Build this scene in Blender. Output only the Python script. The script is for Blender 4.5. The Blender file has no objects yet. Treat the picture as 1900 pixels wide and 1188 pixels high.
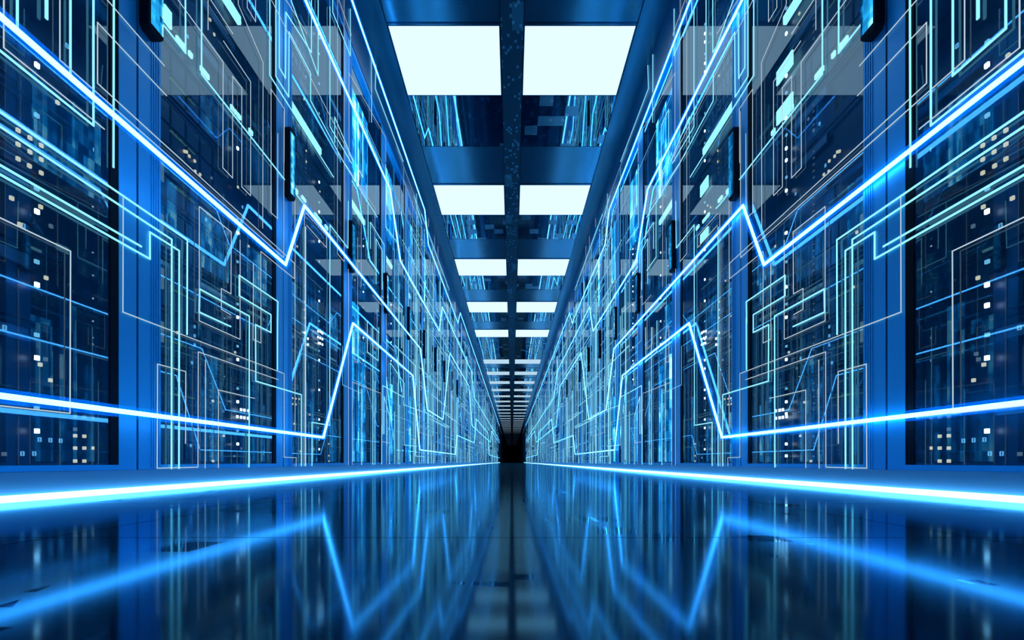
import bpy, math, random
from mathutils import Vector, Matrix
random.seed(7)
S = bpy.context.scene
COL = S.collection
# ------------------------------------------------------------------ measures (metres)
F = 1100.0            # focal length in pixels of the 1900 px frame
FLOOR = -0.076        # floor height below the lens
CEIL = 2.916          # ceiling height above the lens
PITCH = 1.008         # cabinet width
SEAM0 = 0.575         # near edge of the first visible cabinet
NCAB = 104
YEND = SEAM0 + PITCH * NCAB
ORD = ['first', 'second', 'third', 'fourth', 'fifth', 'sixth', 'seventh', 'eighth', 'ninth', 'tenth', 'eleventh', 'twelfth',
       'thirteenth', 'fourteenth', 'fifteenth', 'sixteenth', 'seventeenth', 'eighteenth', 'nineteenth', 'twentieth']
TENS = {2: 'twenty', 3: 'thirty', 4: 'forty', 5: 'fifty', 6: 'sixty', 7: 'seventy', 8: 'eighty', 9: 'ninety', 10: 'hundred'}
def ordinal(n):       # 0 -> first
    if n < 20: return ORD[n]
    t, u = divmod(n + 1, 10)
    if t >= 10: return 'hundred and ' + ordinal(n - 100) if n >= 100 else 'hundredth'
    if u == 0: return TENS[t][:-1] + 'ieth'
    return TENS[t] + '-' + ORD[u - 1]
def fade(y):  # distance darkening, put into the colour of the far lamps
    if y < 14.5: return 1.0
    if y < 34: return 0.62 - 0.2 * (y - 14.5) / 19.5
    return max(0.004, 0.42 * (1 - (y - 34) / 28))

# ------------------------------------------------------------------ materials
def newmat(name):
    m = bpy.data.materials.new(name); m.use_nodes = True
    nt = m.node_tree; nt.nodes.clear()
    out = nt.nodes.new('ShaderNodeOutputMaterial')
    return m, nt, out
def N(nt, t, **kw):
    n = nt.nodes.new(t)
    for k, v in kw.items():
        if k.startswith('i_'):
            n.inputs[k[2:].replace('_', ' ')].default_value = v
        else: setattr(n, k, v)
    return n
def pbr(name, col, rough=.4, metal=0., ior=1.5, spec=.5, noise=0., nscale=8., aniso=0., blocks=None):
    m, nt, out = newmat(name)
    b = N(nt, 'ShaderNodeBsdfPrincipled')
    b.inputs['Base Color'].default_value = (*col, 1); b.inputs['Roughness'].default_value = rough
    b.inputs['Metallic'].default_value = metal; b.inputs['IOR'].default_value = ior
    b.inputs['Specular IOR Level'].default_value = spec; b.inputs['Anisotropic'].default_value = aniso
    nt.links.new(b.outputs[0], out.inputs[0])
    if noise:
        tc = N(nt, 'ShaderNodeTexCoord'); nz = N(nt, 'ShaderNodeTexNoise'); nz.inputs['Scale'].default_value = nscale
        mr = N(nt, 'ShaderNodeMapRange'); mr.inputs[3].default_value = max(0, rough - noise); mr.inputs[4].default_value = rough + noise
        nt.links.new(tc.outputs['Object'], nz.inputs['Vector']); nt.links.new(nz.outputs['Fac'], mr.inputs[0])
        nt.links.new(mr.outputs[0], b.inputs['Roughness'])
    return m
def emis(name, col, strength, sample=False):
    """lamp material; the object colour dims single lamps"""
    m, nt, out = newmat(name)
    oi = N(nt, 'ShaderNodeObjectInfo')
    mx = N(nt, 'ShaderNodeMix', data_type='RGBA', blend_type='MULTIPLY'); mx.inputs[0].default_value = 1
    mx.inputs[6].default_value = (*col, 1)
    e = N(nt, 'ShaderNodeEmission'); e.inputs[1].default_value = strength
    nt.links.new(oi.outputs['Color'], mx.inputs[7]); nt.links.new(mx.outputs[2], e.inputs[0])
    nt.links.new(e.outputs[0], out.inputs[0])
    m.cycles.emission_sampling = 'FRONT_BACK' if sample else 'NONE'
    return m
def snapnoise(nt, vec, scale, seed=0.):
    a = N(nt, 'ShaderNodeVectorMath', operation='MULTIPLY'); a.inputs[1].default_value = scale
    f = N(nt, 'ShaderNodeVectorMath', operation='FLOOR')
    w = N(nt, 'ShaderNodeTexWhiteNoise', noise_dimensions='4D'); w.inputs['W'].default_value = seed
    nt.links.new(vec, a.inputs[0]); nt.links.new(a.outputs[0], f.inputs[0]); nt.links.new(f.outputs[0], w.inputs['Vector'])
    return w.outputs['Value']
def math_(nt, op, a, b=None, c=None):
    m = N(nt, 'ShaderNodeMath', operation=op)
    for i, v in enumerate((a, b, c)):
        if v is None: continue
        if isinstance(v, (int, float)): m.inputs[i].default_value = v
        else: nt.links.new(v, m.inputs[i])
    return m.outputs[0]
def display_mat(name, strength, power=2.2, sx=30, sz=45):
    """glowing blocky data columns, for screens and added glow"""
    m, nt, out = newmat(name)
    tc = N(nt, 'ShaderNodeTexCoord'); oi = N(nt, 'ShaderNodeObjectInfo')
    off = N(nt, 'ShaderNodeVectorMath', operation='ADD')
    nt.links.new(tc.outputs['Object'], off.inputs[0])
    cx = N(nt, 'ShaderNodeCombineXYZ'); nt.links.new(math_(nt, 'MULTIPLY', oi.outputs['Random'], 37.), cx.inputs[1])
    nt.links.new(cx.outputs[0], off.inputs[1])
    v = off.outputs[0]
    cols = snapnoise(nt, v, (0, sx, 1.1), 1.)
    cells = snapnoise(nt, v, (0, sx * .8, sz), 2.)
    big = snapnoise(nt, v, (0, 9, 2.7), 3.)
    nz = N(nt, 'ShaderNodeTexNoise'); nz.inputs['Scale'].default_value = 5.; nt.links.new(v, nz.inputs['Vector'])
    s = math_(nt, 'ADD', math_(nt, 'MULTIPLY', cols, .55), math_(nt, 'MULTIPLY', cells, .35))
    s = math_(nt, 'MULTIPLY', s, math_(nt, 'ADD', math_(nt, 'MULTIPLY', big, .7), .35))
    s = math_(nt, 'MULTIPLY', s, math_(nt, 'MULTIPLY', nz.outputs['Fac'], 2.3))
    s = math_(nt, 'POWER', s, power)
    cr = N(nt, 'ShaderNodeValToRGB'); el = cr.color_ramp.elements
    el[0].position = 0; el[0].color = (0, .008, .03, 1)
    el[1].position = 1; el[1].color = (.75, 1, 1, 1)
    a = el.new(.12); a.color = (0, .06, .2, 1)
    a = el.new(.45); a.color = (.02, .42, .9, 1)
    a = el.new(.7); a.color = (.2, .8, 1, 1)
    nt.links.new(s, cr.inputs[0])
    mx = N(nt, 'ShaderNodeMix', data_type='RGBA', blend_type='MULTIPLY'); mx.inputs[0].default_value = 1
    nt.links.new(cr.outputs[0], mx.inputs[6]); nt.links.new(oi.outputs['Color'], mx.inputs[7])
    e = N(nt, 'ShaderNodeEmission'); e.inputs[1].default_value = strength
    nt.links.new(mx.outputs[2], e.inputs[0]); nt.links.new(e.outputs[0], out.inputs[0])
    m.cycles.emission_sampling = 'NONE'
    return m
def glass_mat(name, ior, tint=(1, 1, 1), haze=.03):
    m, nt, out = newmat(name)
    t = N(nt, 'ShaderNodeBsdfTransparent'); t.inputs[0].default_value = (*tint, 1)
    d = N(nt, 'ShaderNodeBsdfDiffuse'); d.inputs[0].default_value = (.0, .4, .9, 1)  # blue diffuse share imitates the neon's haze in the panes
    g = N(nt, 'ShaderNodeBsdfGlossy'); g.inputs['Roughness'].default_value = .012; g.inputs[0].default_value = (.72, .9, 1, 1)
    m1 = N(nt, 'ShaderNodeMixShader'); m1.inputs[0].default_value = haze
    nt.links.new(t.outputs[0], m1.inputs[1]); nt.links.new(d.outputs[0], m1.inputs[2])
    geo = N(nt, 'ShaderNodeNewGeometry'); dt = N(nt, 'ShaderNodeVectorMath', operation='DOT_PRODUCT')
    nt.links.new(geo.outputs['Incoming'], dt.inputs[0]); nt.links.new(geo.outputs['Normal'], dt.inputs[1])
    c = math_(nt, 'SUBTRACT', 1., math_(nt, 'ABSOLUTE', dt.outputs['Value']))
    f = math_(nt, 'ADD', math_(nt, 'MULTIPLY', math_(nt, 'POWER', c, 4.), .38), ior)     # both faces of the pane in one
    f = math_(nt, 'MULTIPLY', f, math_(nt, 'SUBTRACT', 1., geo.outputs['Backfacing']))
    m2 = N(nt, 'ShaderNodeMixShader')
    nt.links.new(f, m2.inputs[0]); nt.links.new(m1.outputs[0], m2.inputs[1]); nt.links.new(g.outputs[0], m2.inputs[2])
    nt.links.new(m2.outputs[0], out.inputs[0])
    return m
def sleeve_mat():  # sleeve added around the tubes to give the neon its blue halo
    m, nt, out = newmat('neon_halo_sleeve')
    t = N(nt, 'ShaderNodeBsdfTransparent'); t.inputs[0].default_value = (.97, 1, 1, 1)
    tl = N(nt, 'ShaderNodeBsdfTranslucent'); tl.inputs[0].default_value = (.0, .34, 1, 1)
    m1 = N(nt, 'ShaderNodeMixShader'); m1.inputs[0].default_value = .14
    nt.links.new(t.outputs[0], m1.inputs[1]); nt.links.new(tl.outputs[0], m1.inputs[2])
    nt.links.new(m1.outputs[0], out.inputs[0])
    return m
def floor_mat():
    m, nt, out = newmat('polished_dark_floor')
    b = N(nt, 'ShaderNodeBsdfGlossy'); b.inputs[0].default_value = (.3, .74, 1., 1); df = N(nt, 'ShaderNodeBsdfDiffuse')
    geo = N(nt, 'ShaderNodeNewGeometry'); sp = N(nt, 'ShaderNodeSeparateXYZ'); nt.links.new(geo.outputs['Position'], sp.inputs[0])
    def seam(axis, period, off, w):
        v = math_(nt, 'ADD', sp.outputs[axis], -off)
        v = math_(nt, 'PINGPONG', v, period / 2)
        return math_(nt, 'LESS_THAN', v, w)
    s1 = seam(1, .479, .593, .0016); s2 = seam(0, .926, .463, .0012)
    s = math_(nt, 'MAXIMUM', s1, s2)
    n1 = snapnoise(nt, geo.outputs['Position'], (22, 16, 0), 5.)
    n2 = snapnoise(nt, geo.outputs['Position'], (70, 55, 0), 6.)
    nz = N(nt, 'ShaderNodeTexNoise'); nz.inputs['Scale'].default_value = 2.2; nt.links.new(geo.outputs['Position'], nz.inputs['Vector'])
    patch = math_(nt, 'MULTIPLY', math_(nt, 'GREATER_THAN', n1, .93), math_(nt, 'GREATER_THAN', nz.outputs['Fac'], .47))
    p2 = math_(nt, 'MULTIPLY', math_(nt, 'GREATER_THAN', n2, .96), math_(nt, 'GREATER_THAN', nz.outputs['Fac'], .5))
    patch = math_(nt, 'MAXIMUM', patch, p2)
    r = math_(nt, 'ADD', math_(nt, 'MULTIPLY', patch, -.05), .09)
    r = math_(nt, 'ADD', r, math_(nt, 'MULTIPLY', math_(nt, 'SUBTRACT', nz.outputs['Fac'], .5), .04))
    nt.links.new(r, b.inputs['Roughness'])
    mx = N(nt, 'ShaderNodeMix', data_type='RGBA'); mx.inputs[6].default_value = (.0015, .017, .042, 1); mx.inputs[7].default_value = (.0, .001, .002, 1)
    nt.links.new(s, mx.inputs[0])
    m3 = N(nt, 'ShaderNodeMix', data_type='RGBA'); m3.inputs[7].default_value = (.035, .09, .15, 1)
    nt.links.new(math_(nt, 'MULTIPLY', patch, .6), m3.inputs[0]); nt.links.new(mx.outputs[2], m3.inputs[6])
    nt.links.new(m3.outputs[2], df.inputs[0])
    dt = N(nt, 'ShaderNodeVectorMath', operation='DOT_PRODUCT')
    nt.links.new(geo.outputs['Incoming'], dt.inputs[0]); nt.links.new(geo.outputs['Normal'], dt.inputs[1])
    c = math_(nt, 'SUBTRACT', 1., math_(nt, 'ABSOLUTE', dt.outputs['Value']))
    f = math_(nt, 'ADD', math_(nt, 'MULTIPLY', math_(nt, 'POWER', c, 5.), .74), .05)
    f = math_(nt, 'MULTIPLY', f, math_(nt, 'SUBTRACT', 1., math_(nt, 'MULTIPLY', s, .85)))
    ms = N(nt, 'ShaderNodeMixShader'); nt.links.new(f, ms.inputs[0]); nt.links.new(df.outputs[0], ms.inputs[1]); nt.links.new(b.outputs[0], ms.inputs[2])
    nt.links.new(ms.outputs[0], out.inputs[0])
    return m
def mirror_tile_mat():
    m, nt, out = newmat('mirror_polished_tile')
    b = N(nt, 'ShaderNodeBsdfPrincipled'); b.inputs['Metallic'].default_value = 1
    geo = N(nt, 'ShaderNodeNewGeometry')
    n1 = snapnoise(nt, geo.outputs['Position'], (9, 7, 0), 8.); n2 = snapnoise(nt, geo.outputs['Position'], (38, 26, 0), 9.)
    big = math_(nt, 'GREATER_THAN', n1, .86)
    dots = math_(nt, 'GREATER_THAN', n2, .93)
    nt.links.new(math_(nt, 'ADD', math_(nt, 'MULTIPLY', big, .25), .03), b.inputs['Roughness'])
    mx = N(nt, 'ShaderNodeMix', data_type='RGBA'); mx.inputs[6].default_value = (.16, .36, .48, 1); mx.inputs[7].default_value = (.35, .6, .75, 1)
    nt.links.new(math_(nt, 'MULTIPLY', dots, .8), mx.inputs[0]); nt.links.new(mx.outputs[2], b.inputs['Base Color'])
    nt.links.new(b.outputs[0], out.inputs[0])
    return m
def speck_mat():
    """ceiling rail and margins: dark lacquer with small bright studs"""
    m, nt, out = newmat('studded_dark_lacquer')
    b = N(nt, 'ShaderNodeBsdfPrincipled'); b.inputs['Metallic'].default_value = .6
    b.inputs['Roughness'].default_value = .22
    geo = N(nt, 'ShaderNodeNewGeometry')
    n2 = snapnoise(nt, geo.outputs['Position'], (60, 34, 0), 4.); n1 = snapnoise(nt, geo.outputs['Position'], (13, 4, 0), 3.)
    mx = N(nt, 'ShaderNodeMix', data_type='RGBA'); mx.inputs[6].default_value = (.03, .11, .17, 1); mx.inputs[7].default_value = (.25, .6, .75, 1)
    f = math_(nt, 'ADD', math_(nt, 'MULTIPLY', math_(nt, 'GREATER_THAN', n2, .92), .7), math_(nt, 'MULTIPLY', math_(nt, 'GREATER_THAN', n1, .9), .3))
    nt.links.new(f, mx.inputs[0]); nt.links.new(mx.outputs[2], b.inputs['Base Color'])
    nt.links.new(b.outputs[0], out.inputs[0])
    return m

M = dict(
    frame=pbr('blue_lacquered_frame', (.0, .42, .82), .4, .35, noise=.08, nscale=3.),
    seam=pbr('black_rubber_gasket', (.002, .007, .016), .85, spec=.15),
    carcass=pbr('dark_blue_carcass', (.012, .03, .07), .45, .3),
    server=pbr('graphite_server_steel', (.016, .022, .034), .38, .6, noise=.1, nscale=20.),
    bay=pbr('drive_bay_black', (.01, .014, .02), .3, .2),
    steel=pbr('dull_grey_steel', (.16, .2, .23), .4, .7),
    plinth=pbr('blue_grey_plinth', (.12, .34, .6), .38, .3, noise=.06, nscale=5.),
    header=pbr('deep_blue_header', (.01, .16, .34), .3, .4),
    ceil=pbr('blue_ceiling_lacquer', (.002, .16, .26), .25, .4, noise=.05, nscale=6.),
    rail=speck_mat(), mirror=mirror_tile_mat(),
    dark=pbr('satin_dark_tile', (.05, .24, .37), .17, .9, noise=.04, nscale=3.),
    light_frame=pbr('thin_light_frame', (.02, .08, .14), .3, .6),
    black=pbr('black_end_wall', (.0, .0, .001), .9),
    floor=floor_mat(), glass=glass_mat('smoked_door_glass', .09, (.8, .93, 1.), .05), sleeve=sleeve_mat(),
    neon=emis('blue_white_neon', (.085, .46, 1.), 12, True),
    strip=emis('floor_strip_lamp', (.25, .68, 1.), 5.5, True),
    panel=emis('white_light_diffuser', (.805, 1.2, 1.5), 1.0, True),
    cyan=emis('cyan_light_line', (.26, .78, 1.), 1.3),
    white=emis('white_light_line', (.58, .74, .86), .85),
    bluel=emis('blue_light_line', (.05, .38, .95), .9),
    pale=emis('pale_blue_light_line', (.2, .62, 1.), .8),
    window=emis('dim_grey_window', (.1, .17, .2), 1.),  # emission put in so the windows show grey in the unlit interior
    bar=emis('cyan_light_bar', (.5, 1., 1.), 1.5),
    led_white=emis('white_led', (.85, .92, 1.), 6), led_warm=emis('warm_led', (1., .78, .5), .95),
    led_cyan=emis('cyan_led', (.3, .75, 1.), .8), led_green=emis('green_led', (.2, .5, .3), .22),
    led_dim=emis('dim_led', (.22, .3, .34), .5),
    data=display_mat('far_data_glow', 3.6), data3=display_mat('bright_data_glow', 2.2, 1.35, 24, 14), data2=display_mat('small_panel_screen', 1.4, 1.3, 60, 60),
)

# ------------------------------------------------------------------ mesh helpers
class MB:
    def __init__(s): s.v = []; s.f = []; s.m = []
    def quadbox(s, pts, mi=0):
        b = len(s.v); s.v += pts
        for q in ((0, 3, 2, 1), (4, 5, 6, 7), (0, 1, 5, 4), (1, 2, 6, 5), (2, 3, 7, 6), (3, 0, 4, 7)):
            s.f.append(tuple(b + i for i in q)); s.m.append(mi)
    def box(s, x0, x1, y0, y1, z0, z1, mi=0):
        x0, x1 = sorted((x0, x1)); y0, y1 = sorted((y0, y1)); z0, z1 = sorted((z0, z1))
        s.quadbox([(x0, y0, z0), (x1, y0, z0), (x1, y1, z0), (x0, y1, z0), (x0, y0, z1), (x1, y0, z1), (x1, y1, z1), (x0, y1, z1)], mi)
    def mesh(s, name, *mats):
        me = bpy.data.meshes.new(name); me.from_pydata(s.v, [], s.f)
        for m in mats: me.materials.append(m)
        if len(mats) > 1:
            for p, i in zip(me.polygons, s.m): p.material_index = i
        me.update(); return me
def bevel(o, w, seg=2):
    md = o.modifiers.new('bevel', 'BEVEL'); md.width = w; md.segments = seg; md.limit_method = 'ANGLE'
def link(name, me, parent=None, loc=(0, 0, 0), fy=None):
    o = bpy.data.objects.new(name, me); COL.objects.link(o)
    if parent is not None: o.parent = parent
    o.location = loc
    if fy is not None: o.color = (fy, fy, fy, 1)
    return o
def tag(o, label=None, cat=None, group=None, kind=None):
    if label: o['label'] = label
    if cat: o['category'] = cat
    if group: o['group'] = group
    if kind: o['kind'] = kind
    return o
def structure(name, mb, *mats):
    return tag(link(name, mb.mesh(name, *mats)), kind='structure')
SIDES = ((-1, 'left'), (1, 'right'))

# ------------------------------------------------------------------ the shell
YB = -.45
b = MB(); b.box(-1.75, 1.75, YB, YEND + .2, FLOOR - .1, FLOOR); structure('floor', b, M['floor'])
b = MB(); b.box(-1.75, 1.75, YB, YEND + .2, CEIL + .02, CEIL + .15)
structure('ceiling', b, M['ceil'])
b = MB(); b.box(-1.75, 1.75, YB - .1, YB, FLOOR, CEIL + .1); structure('wall_front', b, M['carcass'])
b = MB(); b.box(-1.75, 1.75, YEND + .2, YEND + .3, FLOOR, CEIL + .1); structure('wall_back', b, M['black'])
for s, nm in SIDES:
    b = MB(); b.box(s * 1.66, s * 1.75, YB, YEND + .2, FLOOR, CEIL + .02); structure('wall_' + nm, b, M['carcass'])
    b = MB(); b.box(s * .942, s * 1.64, YB, YEND + .2, FLOOR, -.0215); structure('baseboard_' + nm, b, M['plinth'])
    b = MB(); b.box(s * 1.0, s * 1.64, YB, YEND + .2, 2.602, CEIL + .02)
    b.box(s * .995, s * 1.0, YB, YEND + .2, 2.602, 2.612); structure('trim_1' if s < 0 else 'trim_2', b, M['header'])
    # flat margin of the ceiling and the studded rail
    b = MB(); b.box(s * .838, s * 1.0, YB, YEND + .2, CEIL, CEIL + .02); structure('trim_3' if s < 0 else 'trim_4', b, M['ceil'])
b = MB(); b.box(-.075, .075, YB, YEND + .2, CEIL - .006, CEIL + .02); structure('trim_5', b, M['rail'])
# floor light strips
for s, nm in SIDES:
    b = MB(); b.box(s * .926, s * .9415, YB + .01, 46, FLOOR + .0005, FLOOR + .0125)
    o = link('floor_light_strip', b.mesh('strip', M['strip']))
    tag(o, 'glowing white strip light at the foot of the %s cabinet row' % nm, 'strip light')

# ------------------------------------------------------------------ ceiling bays
W0, W1 = .081, .832
b = MB()
for q in ((0, .76, 0, .006), (0, .76, .754, .76), (0, .006, 0, .76), (.754, .76, 0, .76)):
    b.box(W0 + q[0] * (W1 - W0) / .76, W0 + q[1] * (W1 - W0) / .76, q[2], q[3], CEIL - .004, CEIL + .019)
ME_LF = b.mesh('light_frame', M['light_frame'])
b = MB(); b.box(W0 + .006, W1 - .006, .006, .754, CEIL - .002, CEIL + .018); ME_LD = b.mesh('diffuser', M['panel'])
b = MB(); b.box(W0, W1, .002, .758, CEIL - .001, CEIL + .018); ME_MT = b.mesh('mirror_tile', M['mirror'])
b = MB(); b.box(W0, W1, .002, .758, CEIL + .004, CEIL + .019)
b.box(W0, W1, .002, .012, CEIL - .003, CEIL + .004); b.box(W0, W1, .748, .758, CEIL - .003, CEIL + .004)
ME_DT = b.mesh('satin_tile', M['dark'])
bays = []     # (kind, y start)
y = 3.955 - 2.283
near = []
for i in range(6):
    near += [('light', y), ('mirror', y + .761), ('dark', y + 1.522)]; y += 2.283
near = [t for t in near if t[1] < 14.6]
near = [('dark', 3.955 - 2.283 - .761), ('mirror', 3.955 - 2.283 - 1.522)] + near
MID = 15.36
far = [(k, 2 * MID - yy - .761) for k, yy in near if yy > 0]  # reversed solid bays stand in for a mirror image of the near ones
y_next = max(t[1] for t in near) + .761
bays = near + far
last = max(t[1] for t in far); kinds = ['light', 'dark', 'mirror']
seq_y = 2 * MID - (3.955 - 2.283) - .761 + 2.283
while seq_y < YEND:
    bays += [('light', seq_y), ('dark', seq_y + .761), ('mirror', seq_y + 1.522)]; seq_y += 2.283
seen = set(); nl = 0
rows = sorted(set((round(yy, 3), k) for k, yy in bays))
cnt = dict(light=0, mirror=0, dark=0)
filled = 0
prev = None
outrows = []
for yy, k in rows:
    if prev is not None and yy - prev < .7: continue
    outrows.append((yy, k)); prev = yy
rows = outrows
# plug any gap with plain mirror tiles
full = []
for i, (yy, k) in enumerate(rows):
    full.append((yy, k))
    if i + 1 < len(rows):
        g = rows[i + 1][0] - yy - .761
        while g > .6:
            full.append((rows[i + 1][0] - g, 'mirror')); g -= .761
rows = sorted(full)
LIGHTSEEN = [r for r in rows if r[1] == 'light' and r[0] > 3]
for yy, k in rows:
    if yy > YEND: continue
    c = cnt[k]; cnt[k] += 1
    for s, nm in SIDES:
        sx = (s, 1, 1)
        if k == 'light':
            i = LIGHTSEEN.index((yy, k)) if (yy, k) in LIGHTSEEN else -1
            L = 'square white ceiling light %s of the rail, %s from the camera' % (nm, ordinal(i)) if i >= 0 else 'flat square white ceiling light %s of the rail, directly overhead' % nm
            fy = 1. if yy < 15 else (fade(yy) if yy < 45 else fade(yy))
            if yy < 40:
                r = bpy.data.objects.new('ceiling_light', None); COL.objects.link(r); r.location = (0, yy, 0); r.scale = sx
                link('light_frame', ME_LF, r); link('diffuser', ME_LD, r, fy=fy)
            else:
                r = link('ceiling_light', ME_LD, loc=(0, yy, 0), fy=fy); r.scale = sx
            tag(r, L, 'ceiling light', 'square lights in two ceiling rows')
        else:
            me, nme, word = (ME_MT, 'mirror_panel', 'mirror polished ceiling panel reflecting light lines') if k == 'mirror' else (ME_DT, 'satin_panel', 'recessed dark satin blue ceiling panel')
            r = link(nme, me, loc=(0, yy, 0)); r.scale = sx
            tag(r, '%s %s of the rail, %s along' % (word, nm, ordinal(c)), 'ceiling panel', 'reflecting ceiling panels' if k == 'mirror' else 'dark recessed ceiling panels')

# ------------------------------------------------------------------ cabinet parts (local y from 0 at the near seam, x outward)
G0, G1, GT, GB = .105, .903, 2.575, -.008
def cab_frame():
    b = MB()
    b.box(1.0, 1.04, .004, G0, -.021, GT + .026); b.box(1.0, 1.04, PITCH - .075, PITCH - .004, -.021, GT + .026)
    b.box(1.0, 1.04, G0, PITCH - .075, -.021, GB); b.box(1.0, 1.04, G0, PITCH - .075, GT, GT + .026)
    return b
def slats(b):        # fine fluting of the jamb
    for i in range(4): b.box(.9985, 1.0, .06 + i * .011, .064 + i * .011, -.02, GT + .02)
b = cab_frame(); slats(b); ME_FRAME = {s: None for s in (-1, 1)}
def mirror(b, s):
    if s > 0: return b
    c = MB(); c.v = [(-x, y, z) for x, y, z in b.v]; c.f = [tuple(reversed(f)) for f in b.f]; c.m = list(b.m); return c
def both(name, b, *mats): return {s: mirror(b, s).mesh(name, *mats) for s in (-1, 1)}
ME_FRAME = both('door_frame', b, M['frame'])
b = MB(); b.box(1.001, 1.03, G1, PITCH - .0752, GB, GT); b.box(1.004, 1.03, -.004, .0038, -.02, GT + .02)
ME_GASK = both('gasket', b, M['seam'])
b = MB(); b.v = [(1.004, G0, GB), (1.004, G1, GB), (1.004, G1, GT), (1.004, G0, GT)]; b.f = [(0, 1, 2, 3)]; b.m = [0]
b = MB(); b.box(1.004, 1.0045, G0, G1, GB, GT)
ME_GLASS = both('glass_pane', b, M['glass'])
b = MB(); b.box(1.6, 1.63, .004, PITCH - .004, -.021, GT + .026); b.box(1.041, 1.6, .004, .02, -.021, GT + .026); b.box(1.041, 1.6, PITCH - .02, PITCH - .004, -.021, GT + .026)
b.box(1.041, 1.6, .02, PITCH - .02, -.0213, -.016); b.box(1.041, 1.6, .02, PITCH - .02, GT + .006, GT + .026)
ME_BODY = both('cabinet_body', b, M['carcass'])
b = MB(); y0, y1, z0, z1 = .006, .074, 1.165, 1.475; c = .012
pts = [(y0, z0 + c), (y0 + c, z0), (y1 - c, z0), (y1, z0 + c), (y1, z1 - c), (y1 - c, z1), (y0 + c, z1), (y0, z1 - c)]
n = len(pts)
for x in (.9985, .974): b.v += [(x, p, q) for p, q in pts]
b.f = [tuple(range(n))[::-1], tuple(range(n, 2 * n))] + [(i, (i + 1) % n, n + (i + 1) % n, n + i) for i in range(n)]; b.m = [0] * len(b.f)
ME_TP = both('touch_panel', b, M['seam'])
b = MB(); b.box(.9725, .974, y0 + .011, y1 - .003, z0 + .02, z1 - .02); ME_TS = both('screen', b, M['data2'])
b = MB(); b.box(1.09, 1.104, G0, .802, 1.757, 1.79); ME_BAR = both('light_bar', b, M['bar'])
b = MB(); b.box(1.085, 1.095, .11, .86, 1.95, 2.54); ME_DU = both('data_glow_screen', b, M['data3'])  # glowing sheet stands in for bright reflections in the upper glass
b = MB(); b.box(1.088, 1.098, .16, .40, .0, .95); b.box(1.088, 1.098, .47, .62, .0, 1.1); b.box(1.088, 1.098, .70, .80, .0, .7); ME_DL = both('data_glow_screen', b, M['data3'])
b = MB(); b.box(1.085, 1.095, .12, .86, .0, 2.5); ME_DF = both('data_glow_screen', b, M['data3'])  # full-height glow put in to brighten the distant cabinets

# rack servers ---------------------------------------------------------------
SH = .162
def server_base():
    b = MB(); b.box(1.12, 1.52, .12, .90, 0, SH); b.box(1.112, 1.12, .12, .90, 0, .008); b.box(1.112, 1.12, .12, .90, SH - .008, SH)
    for yy in (.122, .878): b.box(1.104, 1.12, yy, yy + .02, .03, SH - .03)
    return b
ME_SRV = both('chassis', server_base(), M['server'])
def bays(n, y0, y1):
    b = MB(); w = (y1 - y0) / n
    for i in range(n):
        for r in (0, 1):
            z = .014 + r * .07
            b.box(1.108, 1.12, y0 + i * w, y0 + (i + 1) * w - .006, z, z + .062)
            b.box(1.106, 1.108, y0 + i * w + .004, y0 + i * w + .012, z + .006, z + .056)
    return b
ME_BAYS = [both('drive_bays', bays(6, .16, .70), M['bay']), both('drive_bays', bays(10, .2, .76), M['bay']), both('drive_bays', bays(4, .16, .55), M['bay'])]
b = MB(); b.box(1.105, 1.12, .16, .30, .05, .115); ME_WIN = both('status_window', b, M['window'])
b = MB(); b.box(1.105, 1.112, .50, .78, .118, .145); ME_VENT = both('vent_strip', b, M['steel'])
def lamp(name, mat, w, h, hollow=False):
    b = MB()
    if hollow:
        t = .0012
        b.box(1.102, 1.105, 0, w, 0, t); b.box(1.102, 1.105, 0, w, h - t, h); b.box(1.102, 1.105, 0, t, t, h - t); b.box(1.102, 1.105, w - t, w, t, h - t)
    else: b.box(1.101, 1.106, 0, w, 0, h)
    return both(name, b, mat)
L_W = lamp('status_light', M['led_white'], .0105, .0105)
L_B = lamp('status_light', M['led_cyan'], .011, .009)
L_O = lamp('status_light', M['led_warm'], .0085, .0085)
L_D = lamp('status_light', M['led_dim'], .0085, .0085)
L_H = lamp('outlined_light', M['pale'], .0085, .0105, True)
def greens():
    b = MB(); rr = random.Random(3)
    for i in range(14):
        if rr.random() < .8: b.box(1.103, 1.106, .33 + i * .011, .338 + i * .011, .06, .06 + rr.choice((.004, .007)))
    return b
ME_GR = both('port_lights', greens(), M['led_green'])
b = MB()
for r in range(5):
    for q in range(2): b.box(1.103, 1.1045, .58 + q * .008, .584 + q * .008, .03 + r * .024, .034 + r * .024)
ME_TICK = both('tick_marks', b, M['led_dim'])

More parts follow.
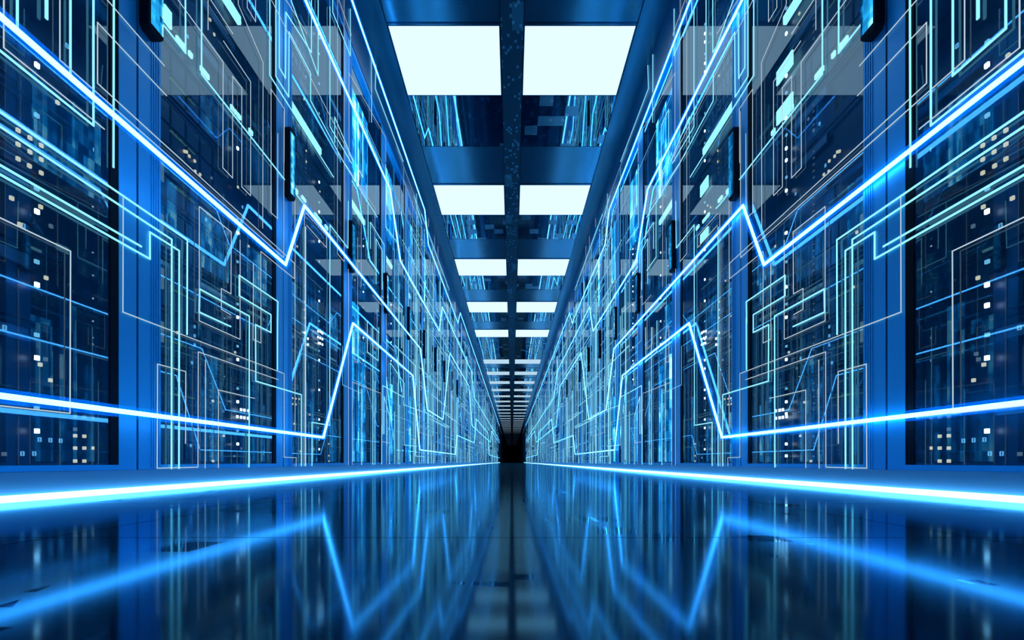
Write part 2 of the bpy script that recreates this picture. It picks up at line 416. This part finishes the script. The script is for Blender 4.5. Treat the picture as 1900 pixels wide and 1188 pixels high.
def add_light(par, meshes, s, yl, zl, fy=1.):
    return link('outlined_light' if meshes is L_H else 'status_light', meshes[s], par, (0, yl, zl), fy)
def build_server(s, k, n, rnd, servers):
    nm = 'left' if s < 0 else 'right'
    r = bpy.data.objects.new('rack_server', None); COL.objects.link(r)
    y = SEAM0 + PITCH * k; zb = -.012 + .17 * n
    r.location = (0, y, zb)
    tag(r, 'dark rack server in the %s %s row cabinet, %s up from the floor' % (ordinal(k), nm, ordinal(n)), 'server', 'rack servers behind the %s row glass doors' % nm)
    link('chassis', ME_SRV[s], r)
    if k < 8:
        v = rnd.randrange(4)
        if v < 3: link('drive_bays', ME_BAYS[v][s], r)
        else: link('vent_strip', ME_VENT[s], r)
        if k < 6 and (n in (2, 3, 4, 5) and rnd.random() < .7): link('status_window', ME_WIN[s], r)
        if k < 4 and rnd.random() < .55: link('port_lights', ME_GR[s], r)
        if k < 4 and rnd.random() < .7: link('tick_marks', ME_TICK[s], r)
    if k < 6:
        if n in (0, 1, 2, 3, 5) or rnd.random() < .35: add_light(r, L_W, s, .797, .078)
        if n in (0, 1, 2, 3, 4) or rnd.random() < .4: add_light(r, L_B, s, .796, .132)
        if s > 0 and rnd.random() < .6: add_light(r, L_W, s, .797, .03)
        for i in range(rnd.choice((0, 1, 1, 2, 3)) if k < 4 else 0):
            add_light(r, rnd.choice((L_O, L_D, L_H, L_O)), s, round(rnd.uniform(.2, .86), 2), rnd.choice((.03, .062, .094)))
    servers[(s, k, n)] = r
    return r
servers = {}
rnd = random.Random(11)
NSRV = 10
for s, nm in SIDES:
    for k in range(NSRV):
        for n in range(15): build_server(s, k, n, rnd, servers)
def at_led(s, px, py):   # photo position of a lamp on the server fronts -> server, local place
    d = 950 - px if s < 0 else px - 950
    Y = 1.104 * F / d; z = (857 - py) / d * 1.104
    k = int((Y - SEAM0) // PITCH); n = max(0, min(14, int((z + .012) // .17)))
    return servers.get((s, k, n)), Y - SEAM0 - PITCH * k, z - (-.012 + .17 * n)
def leds(s, kind, pts):
    for px, py in pts:
        if s > 0: px = 1900 - px
        r, yl, zl = at_led(s, px, py)
        if r: add_light(r, kind, s, yl - .004, zl - .004)
for s in (-1, 1):
    leds(s, L_O, [(33, 242), (55, 256), (76, 270), (33, 268), (55, 282), (76, 296), (33, 295), (54, 308), (76, 321), (21, 368), (75, 384), (85, 516),
                  (139, 809), (156, 810), (139, 832), (156, 832), (173, 832), (139, 856), (156, 856), (74, 677), (93, 706)])
    leds(s, L_D, [(139, 797), (139, 773), (156, 774), (173, 776), (188, 778), (94, 420), (7, 843), (84, 667)])
    leds(s, L_H, [(73, 817), (93, 818), (112, 819), (41, 843), (63, 843), (8, 609), (43, 420), (188, 667), (124, 86), (361, 607), (361, 624), (361, 641), (356, 674), (175, 280)])
    leds(s, L_O, [(342, 281), (351, 290), (361, 299), (362, 318), (371, 324), (443, 433), (461, 457), (415, 809), (395, 856), (436, 654), (346, 282)])
    leds(s, L_W, [(447, 761), (453, 762), (460, 763), (440, 774), (447, 775), (453, 776), (460, 777), (565, 618), (571, 629), (571, 640), (597, 618), (590, 615), (594, 616), (598, 619), (590, 626), (594, 628), (598, 630), (591, 637), (594, 638), (598, 640)])
    leds(s, L_O, [(568, 280), (568, 300), (565, 560), (565, 575), (566, 590), (543, 739), (549, 740), (555, 741), (543, 750), (549, 751), (610, 824), (613, 836), (610, 846), (610, 856)])
# bright dashes and blocks on the server fronts
def dash_mb(y0, y1, z0, z1):
    b = MB(); b.box(1.100, 1.107, y0, y1, z0, z1); return b
def dashes(s, items):
    for (xa, ya, xb, yb, h) in items:     # left-side frame coordinates, edge to edge along the server
        da, db = 950 - xa, 950 - xb
        Ya, Yb = 1.104 * F / da, 1.104 * F / db
        z = (857 - ya) / da * 1.104; hh = h / da * 1.104
        k = int(((Ya + Yb) / 2 - SEAM0) // PITCH); n = int((z + .012) // .17)
        r = servers.get((s, k, n))
        if not r: continue
        yo = SEAM0 + PITCH * k; zo = -.012 + .17 * n
        me = both('light_dash', dash_mb(Ya - yo, Yb - yo, z - hh - zo, z - zo), M['bar'])[s]
        link('light_dash', me, r)
common = [(327, 65, 336, 77, 9), (338, 78, 343, 84, 9), (350, 93, 356, 101, 9), (372, 121, 387, 140, 9), (428, 193, 433, 200, 8), (435, 202, 438, 206, 8), (440, 208, 446, 216, 8), (462, 237, 468, 245, 8),
          (548, 349, 552, 354, 7), (560, 362, 567, 371, 6), (584, 394, 596, 409, 6), (603, 416, 608, 423, 6), (625, 446, 640, 466, 5)]
dashes(-1, common + [(304, 7, 317, 24, 32)])
dashes(1, common + [(429, 92, 458, 130, 27), (429, 170, 458, 208, 27), (586, 325, 600, 347, 22), (586, 420, 600, 440, 16), (650, 450, 658, 462, 12)])

# cabinets ---------------------------------------------------------------------
LOOK = ['cut off by the edge of the photo', 'with a lit touch panel on its near jamb', 'narrower in view with columns of tiny lamps', 'with blue data streaks behind its glass']
def far_cab(s):
    c = MB()
    for i, src in enumerate((cab_frame(),)):
        o = len(c.v); c.v += src.v; c.f += [tuple(o + j for j in f) for f in src.f]; c.m += [0] * len(src.f)
    c.box(1.001, 1.03, G1, PITCH - .0752, GB, GT, 1); c.box(1.004, 1.03, -.004, .0038, -.02, GT, 1)
    c.box(1.085, 1.095, .12, .86, .0, 2.5, 2); c.box(1.6, 1.63, .004, PITCH - .004, -.02, GT, 1)  # same added glow behind the farthest frames
    return both('far_cabinet', c, M['frame'], M['seam'], M['data'])
ME_FAR = far_cab(1)
for s, nm in SIDES:
    for k in range(-1, NCAB):
        y = SEAM0 + PITCH * k; fy = fade(y)
        pos = ordinal(k) if k >= 0 else 'zeroth'
        lab = 'blue framed server cabinet with glass door, %s in the %s row' % (pos, nm) if k >= 0 else 'blue framed server cabinet beside the camera, %s row' % nm
        if 0 <= k < 4: lab = 'server cabinet %s in the %s row, %s' % (pos, nm, LOOK[k])
        if k < 25:
            r = bpy.data.objects.new('server_cabinet', None); COL.objects.link(r); r.location = (0, y, 0)
            link('door_frame', ME_FRAME[s], r); link('gasket', ME_GASK[s], r); link('glass_pane', ME_GLASS[s], r)
            if k < 14: link('cabinet_body', ME_BODY[s], r)
            if k < 12:
                tp = link('touch_panel', ME_TP[s], r); link('screen', ME_TS[s], tp, fy=1.)
                if k > 0: link('light_bar', ME_BAR[s], r, fy=1.)
            if 3 <= k < NSRV:
                g = min(1.6, .8 + .2 * (k - 3))
                link('data_glow_screen', ME_DU[s], r, fy=1.5); link('data_glow_screen', ME_DL[s], r, fy=g)
            if k >= NSRV: link('data_glow_screen', ME_DF[s], r, fy=1.9 * fy)
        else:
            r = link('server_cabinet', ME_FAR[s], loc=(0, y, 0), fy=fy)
        tag(r, lab, 'server cabinet', 'server cabinets of the %s row' % nm)

# ------------------------------------------------------------------ neon lines
def tube(pts, x, r, n=8):
    """planar tube through (Y, z) points at distance x, mitred"""
    b = MB(); P = [Vector(p) for p in pts]; m = len(P)
    for i, p in enumerate(P):
        d0 = (P[i] - P[i - 1]).normalized() if i else (P[1] - P[0]).normalized()
        d1 = (P[i + 1] - P[i]).normalized() if i < m - 1 else d0
        t = (d0 + d1).normalized(); nrm = Vector((-t.y, t.x)); k = 1 / max(.35, abs(t.dot(d0)))
        rr = r / (1 + min(1.3, max(0, p.x - 3.5) * .16))      # tapered with distance to tone down the far neon's brightness
        for j in range(n):
            a = 2 * math.pi * j / n
            q = p + nrm * (math.cos(a) * rr * k)
            b.v.append((x + math.sin(a) * rr, q.x, q.y))
    for i in range(m - 1):
        for j in range(n):
            b.f.append((i * n + j, (i + 1) * n + j, (i + 1) * n + (j + 1) % n, i * n + (j + 1) % n)); b.m.append(0)
    b.f.append(tuple(range(n))); b.f.append(tuple(range((m - 1) * n, m * n))[::-1]); b.m += [0, 0]
    return b
NEON = dict(
    low=[(None, .129), (350, .129), (295, .871), (184, .87), (171, .129), (105, .129), (102, .48), (70, .5), (66, 1.2), (45, 1.2), (42, .3), (23, .3)],
    middle=[(None, .871), (420, .871), (385, 1.235), (170, 1.235), (157, .615), (128, .61), (115, 1.757), (80, 1.75), (74, .9), (40, .9), (38, 1.5), (23, 1.5)],
    high=[(None, 2.235), (226, 2.235), (207, 1.8), (135, 1.795), (129.4, 2.22), (75, 2.22), (70, 1.7), (23, 1.7)],
    top=[(None, 2.885), (162, 2.885), (155, 2.6), (100, 2.57), (96, 2.88), (23, 2.88)])
NL = dict(low='lowest blue-white neon line on the %s, running near the floor then zigzagging',
          middle='second lowest blue-white neon line on the %s, with one sharp V jog',
          high='blue-white neon line high on the %s cabinets, steep in view',
          top='topmost blue-white neon line on the %s, just under the ceiling')
for s, nm in SIDES:
    X = .884 if s < 0 else .984
    for key, pl in NEON.items():
        pts = [((YB + .02) if d is None else .884 * F / d, .884 * sl) for d, sl in pl]
        r = bpy.data.objects.new('neon_line', None); COL.objects.link(r); r.location = (0, 0, 0)
        tag(r, NL[key] % nm, 'neon light', 'zigzag neon lines along the walls')
        link('neon_core', tube(pts, s * X, .0055).mesh('neon_core', M['neon']), r)
        link('halo_sleeve', tube(pts, s * X, .0135, 12).mesh('sleeve', M['sleeve']), r)

# ------------------------------------------------------------------ thin light lines on the door plane
XL = .9962
def plane_pt(px, py): d = 950 - px; return (XL * F / d, (857 - py) / d * XL)
OFF = dict(A=(0, 0), B=(0, 300), C=(0, 600), E=(400, 0), F=(400, 300), G=(400, 600))
def Z(*items):
    out = []; reg = None
    for it in items:
        if isinstance(it, str): reg = OFF[it]
        else: out.append((reg[0] + it[0] / 3.958, reg[1] + it[1] / 3.958))
    return out
LINES = [
    ('white', Z('A', (28, -60), (28, 350), (768, 950))), ('cyan', Z('A', (133, -60), (133, 210), (522, 555), (522, -60))),
    ('cyan2', Z('A', (340, -60), (340, 140))), ('white', Z('A', (440, -60), (440, 440), 'F', (500, 705), (503, -370))),
    ('white', Z('A', (1228, 705), (720, 165), (720, 612), 'F', (580, 745), (580, 860), (335, 660), 'G', (335, 145), (278, 118), 'F', (280, 745))),
    ('white', Z('A', (785, -5), (1210, 485))), ('cyan', Z('A', (-5, 366), (688, 922), (688, -60))),
    ('cyan', Z('A', (838, -60), 'B', (835, 45))),
    ('cyan', Z('A', (-5, 817), 'B', (1375, 575), 'C', (1373, 85))),
    ('cyan', Z('A', (-5, 927), 'B', (1260, 572), 'C', (1258, 1240))),
    ('cyan', Z('B', (-5, 22), (1040, 625))), ('cyan', Z('B', (-5, 92), (1100, 715), (1100, 518), (1315, 655), 'C', (1313, 1240))),
    ('white', Z('B', (-5, 408), (522, 658), 'C', (518, 662), (-5, 605))),
    ('white', Z('B', (905, 265), (903, 1105), 'G', (503, 370), (503, 985), (592, 988), (590, 1105))),
    ('white', Z('C', (915, 1088), (915, 1245))),
    ('white', Z('C', (1360, 885), (1362, 355), (1155, 300), (1152, 1065), (1452, 1058), (1454, 210), 'G', (460, 415))),
    ('white', Z('C', (1508, 268), (1505, 1200))), ('white', Z('C', (1603, 1125), (1603, 490), (1870, 552))),
    ('cyan', Z('C', (1832, 1185), 'B', (1835, 1135), (1470, 935), (1467, 1105), 'C', (1700, 25))),
    ('white', Z('B', (1695, 1125), (1625, 1085), (1625, 932), (1696, 972), (1698, 517), (1463, 330), (1463, 1170), 'C', (1763, 118), 'F', (180, 575))),
    ('cyan', Z('F', (457, 1188), (460, 1030), (175, 835), (175, 985), (408, 1125), 'G', (408, 68), (295, 10), (297, 425), (632, 525), (632, 1095))),
    ('cyan', Z('G', (457, 345), (458, -40))),
    ('cyan', Z('A', (1050, -10), (1363, 390), (1361, -60))), ('cyan', Z('A', (1480, -60), (1480, 545), 'F', (655, 320), (680, 345))),
    ('white', Z('A', (1300, -10), (1638, 455), 'B', (1636, 45), (1708, 120), 'A', (1708, 560), (1775, 645), 'B', (1775, 185), (1840, 250), 'A', (1840, 600), (1640, 300))),
    ('white', Z('A', (1540, -10), (1710, 250))), ('white', Z('A', (1527, -60), (1527, 220))),
    ('white', Z('E', (165, -60), (165, 30), (348, 460), 'F', (345, 490))), ('white', Z('E', (230, -60), (230, 55), (292, 160), (292, -60))),
    ('cyan', Z('E', (402, -60), (402, 553), 'F', (870, 115))), ('white', Z('E', (405, -10), (1010, 1188))),
    ('white', Z('E', (460, 980), 'F', (458, 420), (410, 375), 'E', (410, 655), (508, 800), 'F', (505, 10))),
    ('cyan', Z('E', (445, -60), (445, 560), (540, 712), (542, 235), (700, 540), (700, 740), (940, 1188), 'F', (1190, 410))),
    ('cyan', Z('E', (470, -60), (470, 495), (515, 575), (518, 90), (705, 385), (705, -60))),
    ('white', Z('E', (515, -10), (675, 250))), ('cyan', Z('E', (550, -10), (753, 553), (753, -60))),
    ('white', Z('E', (895, -60), 'F', (893, 675), (943, 735), 'E', (943, -60))), ('cyan', Z('E', (860, -60), (860, 90), (990, 410), (990, 65))),
    ('white', Z('E', (905, -10), (1000, 260))), ('cyan', Z('E', (840, 50), (840, 930), (1000, 1200))),
    ('cyan', Z('F', (975, 290), (972, 635), (840, 465), 'G', (838, 750), (708, 728), (708, 1240))),
    ('cyan', Z('E', (875, 1050), (875, 860), (1010, 1180))), ('white', Z('E', (980, 1188), (980, 535), (1250, 1010), (1250, 1188))),
    ('cyan', Z('E', (1180, 130), (1180, -60))), ('cyan', Z('E', (1145, 400), (1145, 900))), ('cyan', Z('E', (1180, 430), (1175, 650), (1380, 1188))),
    ('white', Z('F', (585, 240), 'G', (585, 810))), ('white', Z('F', (652, 380), 'G', (650, 1090))), ('cyan', Z('F', (663, 480), 'G', (663, 1240))),
    ('white', Z('F', (668, 380), (815, 545), (815, 632), (668, 465))), ('white', Z('G', (975, 1120), (975, -800))), ('white', Z('G', (1003, 1120), (1003, 430), (1215, 515), (1220, 870), (1280, 880))),
    ('cyan', Z('G', (1280, 1240), (1280, 685), (1240, 540), (1240, 815))), ('cyan', Z('G', (1228, 815), (1228, 458), (1385, 545), (1385, 895), (1480, 905))),
    ('white', Z('G', (1255, 1120), (1255, -300))), ('cyan', Z('F', (1120, 300), (1120, 700), (1190, 800))), ('cyan', Z('F', (1140, 640), (1140, 445), (1240, 610), (1240, 900))),
    ('cyan', Z('F', (1225, 940), (1225, 655), (1180, 565), (1180, 900))), ('white', Z('F', (1070, 920), (1070, 60))), ('white', Z('F', (900, -60), (1170, 340), (1170, 800))),
    ('cyan', Z('F', (1250, 20), (1250, 480), (1340, 600))), ('white', Z('F', (1380, 130), (1500, 460), (1505, 690))), ('cyan', Z('F', (1460, 250), (1515, 450), (1515, 620))),
    ('white', Z('F', (1155, 980), (1220, 1055), (1220, 985), (1370, 1110))), ('white', Z('G', (1025, 280), (1045, 290), (1045, 30), (1025, 20), (1025, 280))),
    ('cyan', Z('G', (1115, -20), (1115, 210), (1195, 275), (1200, 30))), ('white', Z('G', (1145, 30), (1145, 150), (1185, 190), (1185, -100))),
    ('cyan', Z('G', (1283, 460), (1283, 290), (1385, 440), (1385, 600), (1520, 650))), ('white', Z('G', (1400, 780), (1430, 790), (1435, 850), (1475, 855))),
    ('cyan', Z('F', (1565, 90), (1565, 205))), ('white', Z('F', (1565, 390), (1565, 480))), ('white', Z('F', (1610, 515), (1610, 800))), ('white', Z('F', (1635, 620), (1635, 840))),
]
def ribbon(pts, w, dx, x):
    """light line as a continuous flat bar following (Y, z) points, outward thickness dx"""
    b = MB(); P = [Vector(p) for p in pts]; m = len(P)
    for i, p in enumerate(P):
        d0 = (P[i] - P[i - 1]).normalized() if i else (P[1] - P[0]).normalized()
        d1 = (P[i + 1] - P[i]).normalized() if i < m - 1 else d0
        t = d0 + d1
        t = t.normalized() if t.length > .05 else d0
        nrm = Vector((-t.y, t.x)); k = 1 / max(.5, abs(t.dot(d0)))
        a, c = p + nrm * (w / 2 * k), p - nrm * (w / 2 * k)
        b.v += [(x, a.x, a.y), (x + dx, a.x, a.y), (x + dx, c.x, c.y), (x, c.x, c.y)]
    for i in range(m - 1):
        o = i * 4
        for j in range(4): b.f.append((o + j, o + 4 + j, o + 4 + (j + 1) % 4, o + (j + 1) % 4)); b.m.append(0)
    b.f += [(0, 1, 2, 3), (4 * m - 1, 4 * m - 2, 4 * m - 3, 4 * m - 4)]; b.m += [0, 0]
    return b
WD = dict(cyan=(.0042, .0028), cyan2=(.007, .003), white=(.0024, .0014), pale=(.003, .002), bluel=(.004, .002))
traces = []
def clampz(p): return (p[0], max(FLOOR + .001, min(CEIL - .005, p[1])))
for kind, px in LINES:
    pts = [clampz(plane_pt(*p)) for p in px]
    traces.append((kind, pts))
rl = random.Random(5)
YS = [3.7]
for i in range(77):       # the crowd of further lines on each row of cabinets
    y = 3.4 * (22 / 3.4) ** rl.random()
    t = rl.random(); kind = rl.choice(('cyan', 'white', 'pale', 'cyan', 'bluel'))
    z = rl.uniform(.0, 2.8); sc = .12 + .03 * y
    if t < .42: pts = [(y, z), (y, max(FLOOR + .002, z - rl.uniform(.4, 2.2)))]
    elif t < .7:
        dy = rl.uniform(.3, 1.) * sc * 3; pts = [(y, z), (y, max(-.05, z - rl.uniform(.2, 1.))), ]
        pts.append((y + dy, pts[-1][1])); pts.append((y + dy, max(-.06, min(2.85, pts[-1][1] + rl.uniform(-.8, .9)))))
    elif t < .85: pts = [(y, z), (y + rl.uniform(.5, 3), z)]
    else:
        dy, dz = rl.uniform(.2, .8) * sc * 2, rl.uniform(.2, .9); pts = [(y, z), (y + dy, z), (y + dy, max(-.06, z - dz)), (y + .002, max(-.06, z - dz)), (y + .001, z - .01)]
    if abs(pts[0][1] - pts[-1][1]) + abs(pts[0][0] - pts[-1][0]) < .02 and len(pts) < 5: pts[-1] = (y, z - .3)
    traces.append((kind, pts))
CW = dict(cyan='cyan', cyan2='thick cyan', white='thin white', pale='pale', bluel='blue')
def describe(kind, pts, nm):
    ks = sorted(int((p[0] - SEAM0) // PITCH) for p in pts); k0, k1 = max(0, ks[0]), max(0, ks[-1])
    z0, z1 = min(p[1] for p in pts), max(p[1] for p in pts)
    if len(pts) == 2: shp = 'upright' if abs(pts[0][0] - pts[1][0]) < .05 else 'level'
    elif len(pts) == 3: shp = 'once-bent'
    elif len(pts) <= 4: shp = 'stepped'
    else: shp = 'many-cornered'
    where = 'over %s cabinet' % ordinal(k0) if k0 == k1 else 'over %s to %s cabinets' % (ordinal(k0), ordinal(k1))
    hz = 'low down' if z1 < 1.0 else ('high up' if z0 > 1.7 else ('at mid height' if z1 - z0 < 1.2 else 'running tall'))
    return '%s %s line %s %s, %s row' % (CW[kind], shp, hz, where, nm)
tidy = {}
for s, nm in SIDES:
    for kind, pts in sorted(traces, key=lambda t: min(p[0] for p in t[1])):
        w, dx = WD[kind]
        y0 = min(p[0] for p in pts)
        if y0 > 4: w, dx = w * (1 + .10 * (y0 - 4)), dx * (1 + .10 * (y0 - 4))
        base = describe(kind, pts, nm); tidy.setdefault(base, [])
        xl = XL + rl.uniform(-.002, .0008)
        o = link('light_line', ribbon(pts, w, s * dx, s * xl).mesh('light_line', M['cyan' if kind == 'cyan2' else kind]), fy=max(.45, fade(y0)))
        tidy[base].append(o)
for base, L in tidy.items():
    for i, o in enumerate(L):
        lab = base if len(L) == 1 else base + ', %s nearest' % ordinal(i).replace('first', 'very')
        tag(o, lab.replace(', very nearest', ', the nearest such'), 'light line', 'thin light lines over the glass doors')
# the lines too many to count, further down each row
for s, nm in SIDES:
    b = MB(); rs = random.Random(21)
    for i in range(520):
        y = 5. * (42 / 5.) ** rs.random(); z = rs.uniform(0, 2.8); w = .004 + .0009 * y
        x = XL + rs.uniform(-.012, .004); mi = rs.randrange(3)
        if rs.random() < .72: b.box(s * x, s * (x + .002 + .0002 * y), y, y + w, max(FLOOR, z - rs.uniform(.3, 2.)), z, mi)
        else: b.box(s * x, s * (x + .002), y, y + rs.uniform(.4, 1.6) * (1 + y / 20), z, z + w * .8, mi)
    o = link('light_line', b.mesh('distant_light_lines', M['pale'], M['bluel'], M['cyan']), fy=.75)
    tag(o, 'dense web of far light lines on the distant %s row' % nm, 'light line', kind='stuff')

# ------------------------------------------------------------------ camera, world, render look
cam = bpy.data.cameras.new('camera'); co = bpy.data.objects.new('camera', cam); COL.objects.link(co)
co.rotation_euler = (math.pi / 2, 0, 0); co.location = (0, 0, 0)
cam.sensor_fit = 'HORIZONTAL'; cam.sensor_width = 36; cam.lens = 36 * F / 1900; cam.shift_y = (857 - 594) / 1900
cam.clip_start = .02; cam.clip_end = 300
S.camera = co
w = bpy.data.worlds.new('world'); S.world = w; w.use_nodes = True
w.node_tree.nodes['Background'].inputs[0].default_value = (0, .004, .012, 1)
S.view_settings.view_transform = 'Standard'; S.view_settings.look = 'None'; S.view_settings.exposure = 0; S.view_settings.gamma = 1
S.view_settings.use_curve_mapping = False
cy = S.cycles
cy.use_denoising = True; cy.max_bounces = 8; cy.glossy_bounces = 5; cy.diffuse_bounces = 3; cy.transparent_max_bounces = 16
cy.transmission_bounces = 4; cy.sample_clamp_indirect = 6; cy.blur_glossy = .3; cy.use_light_tree = True
cy.caustics_reflective = True; cy.caustics_refractive = False
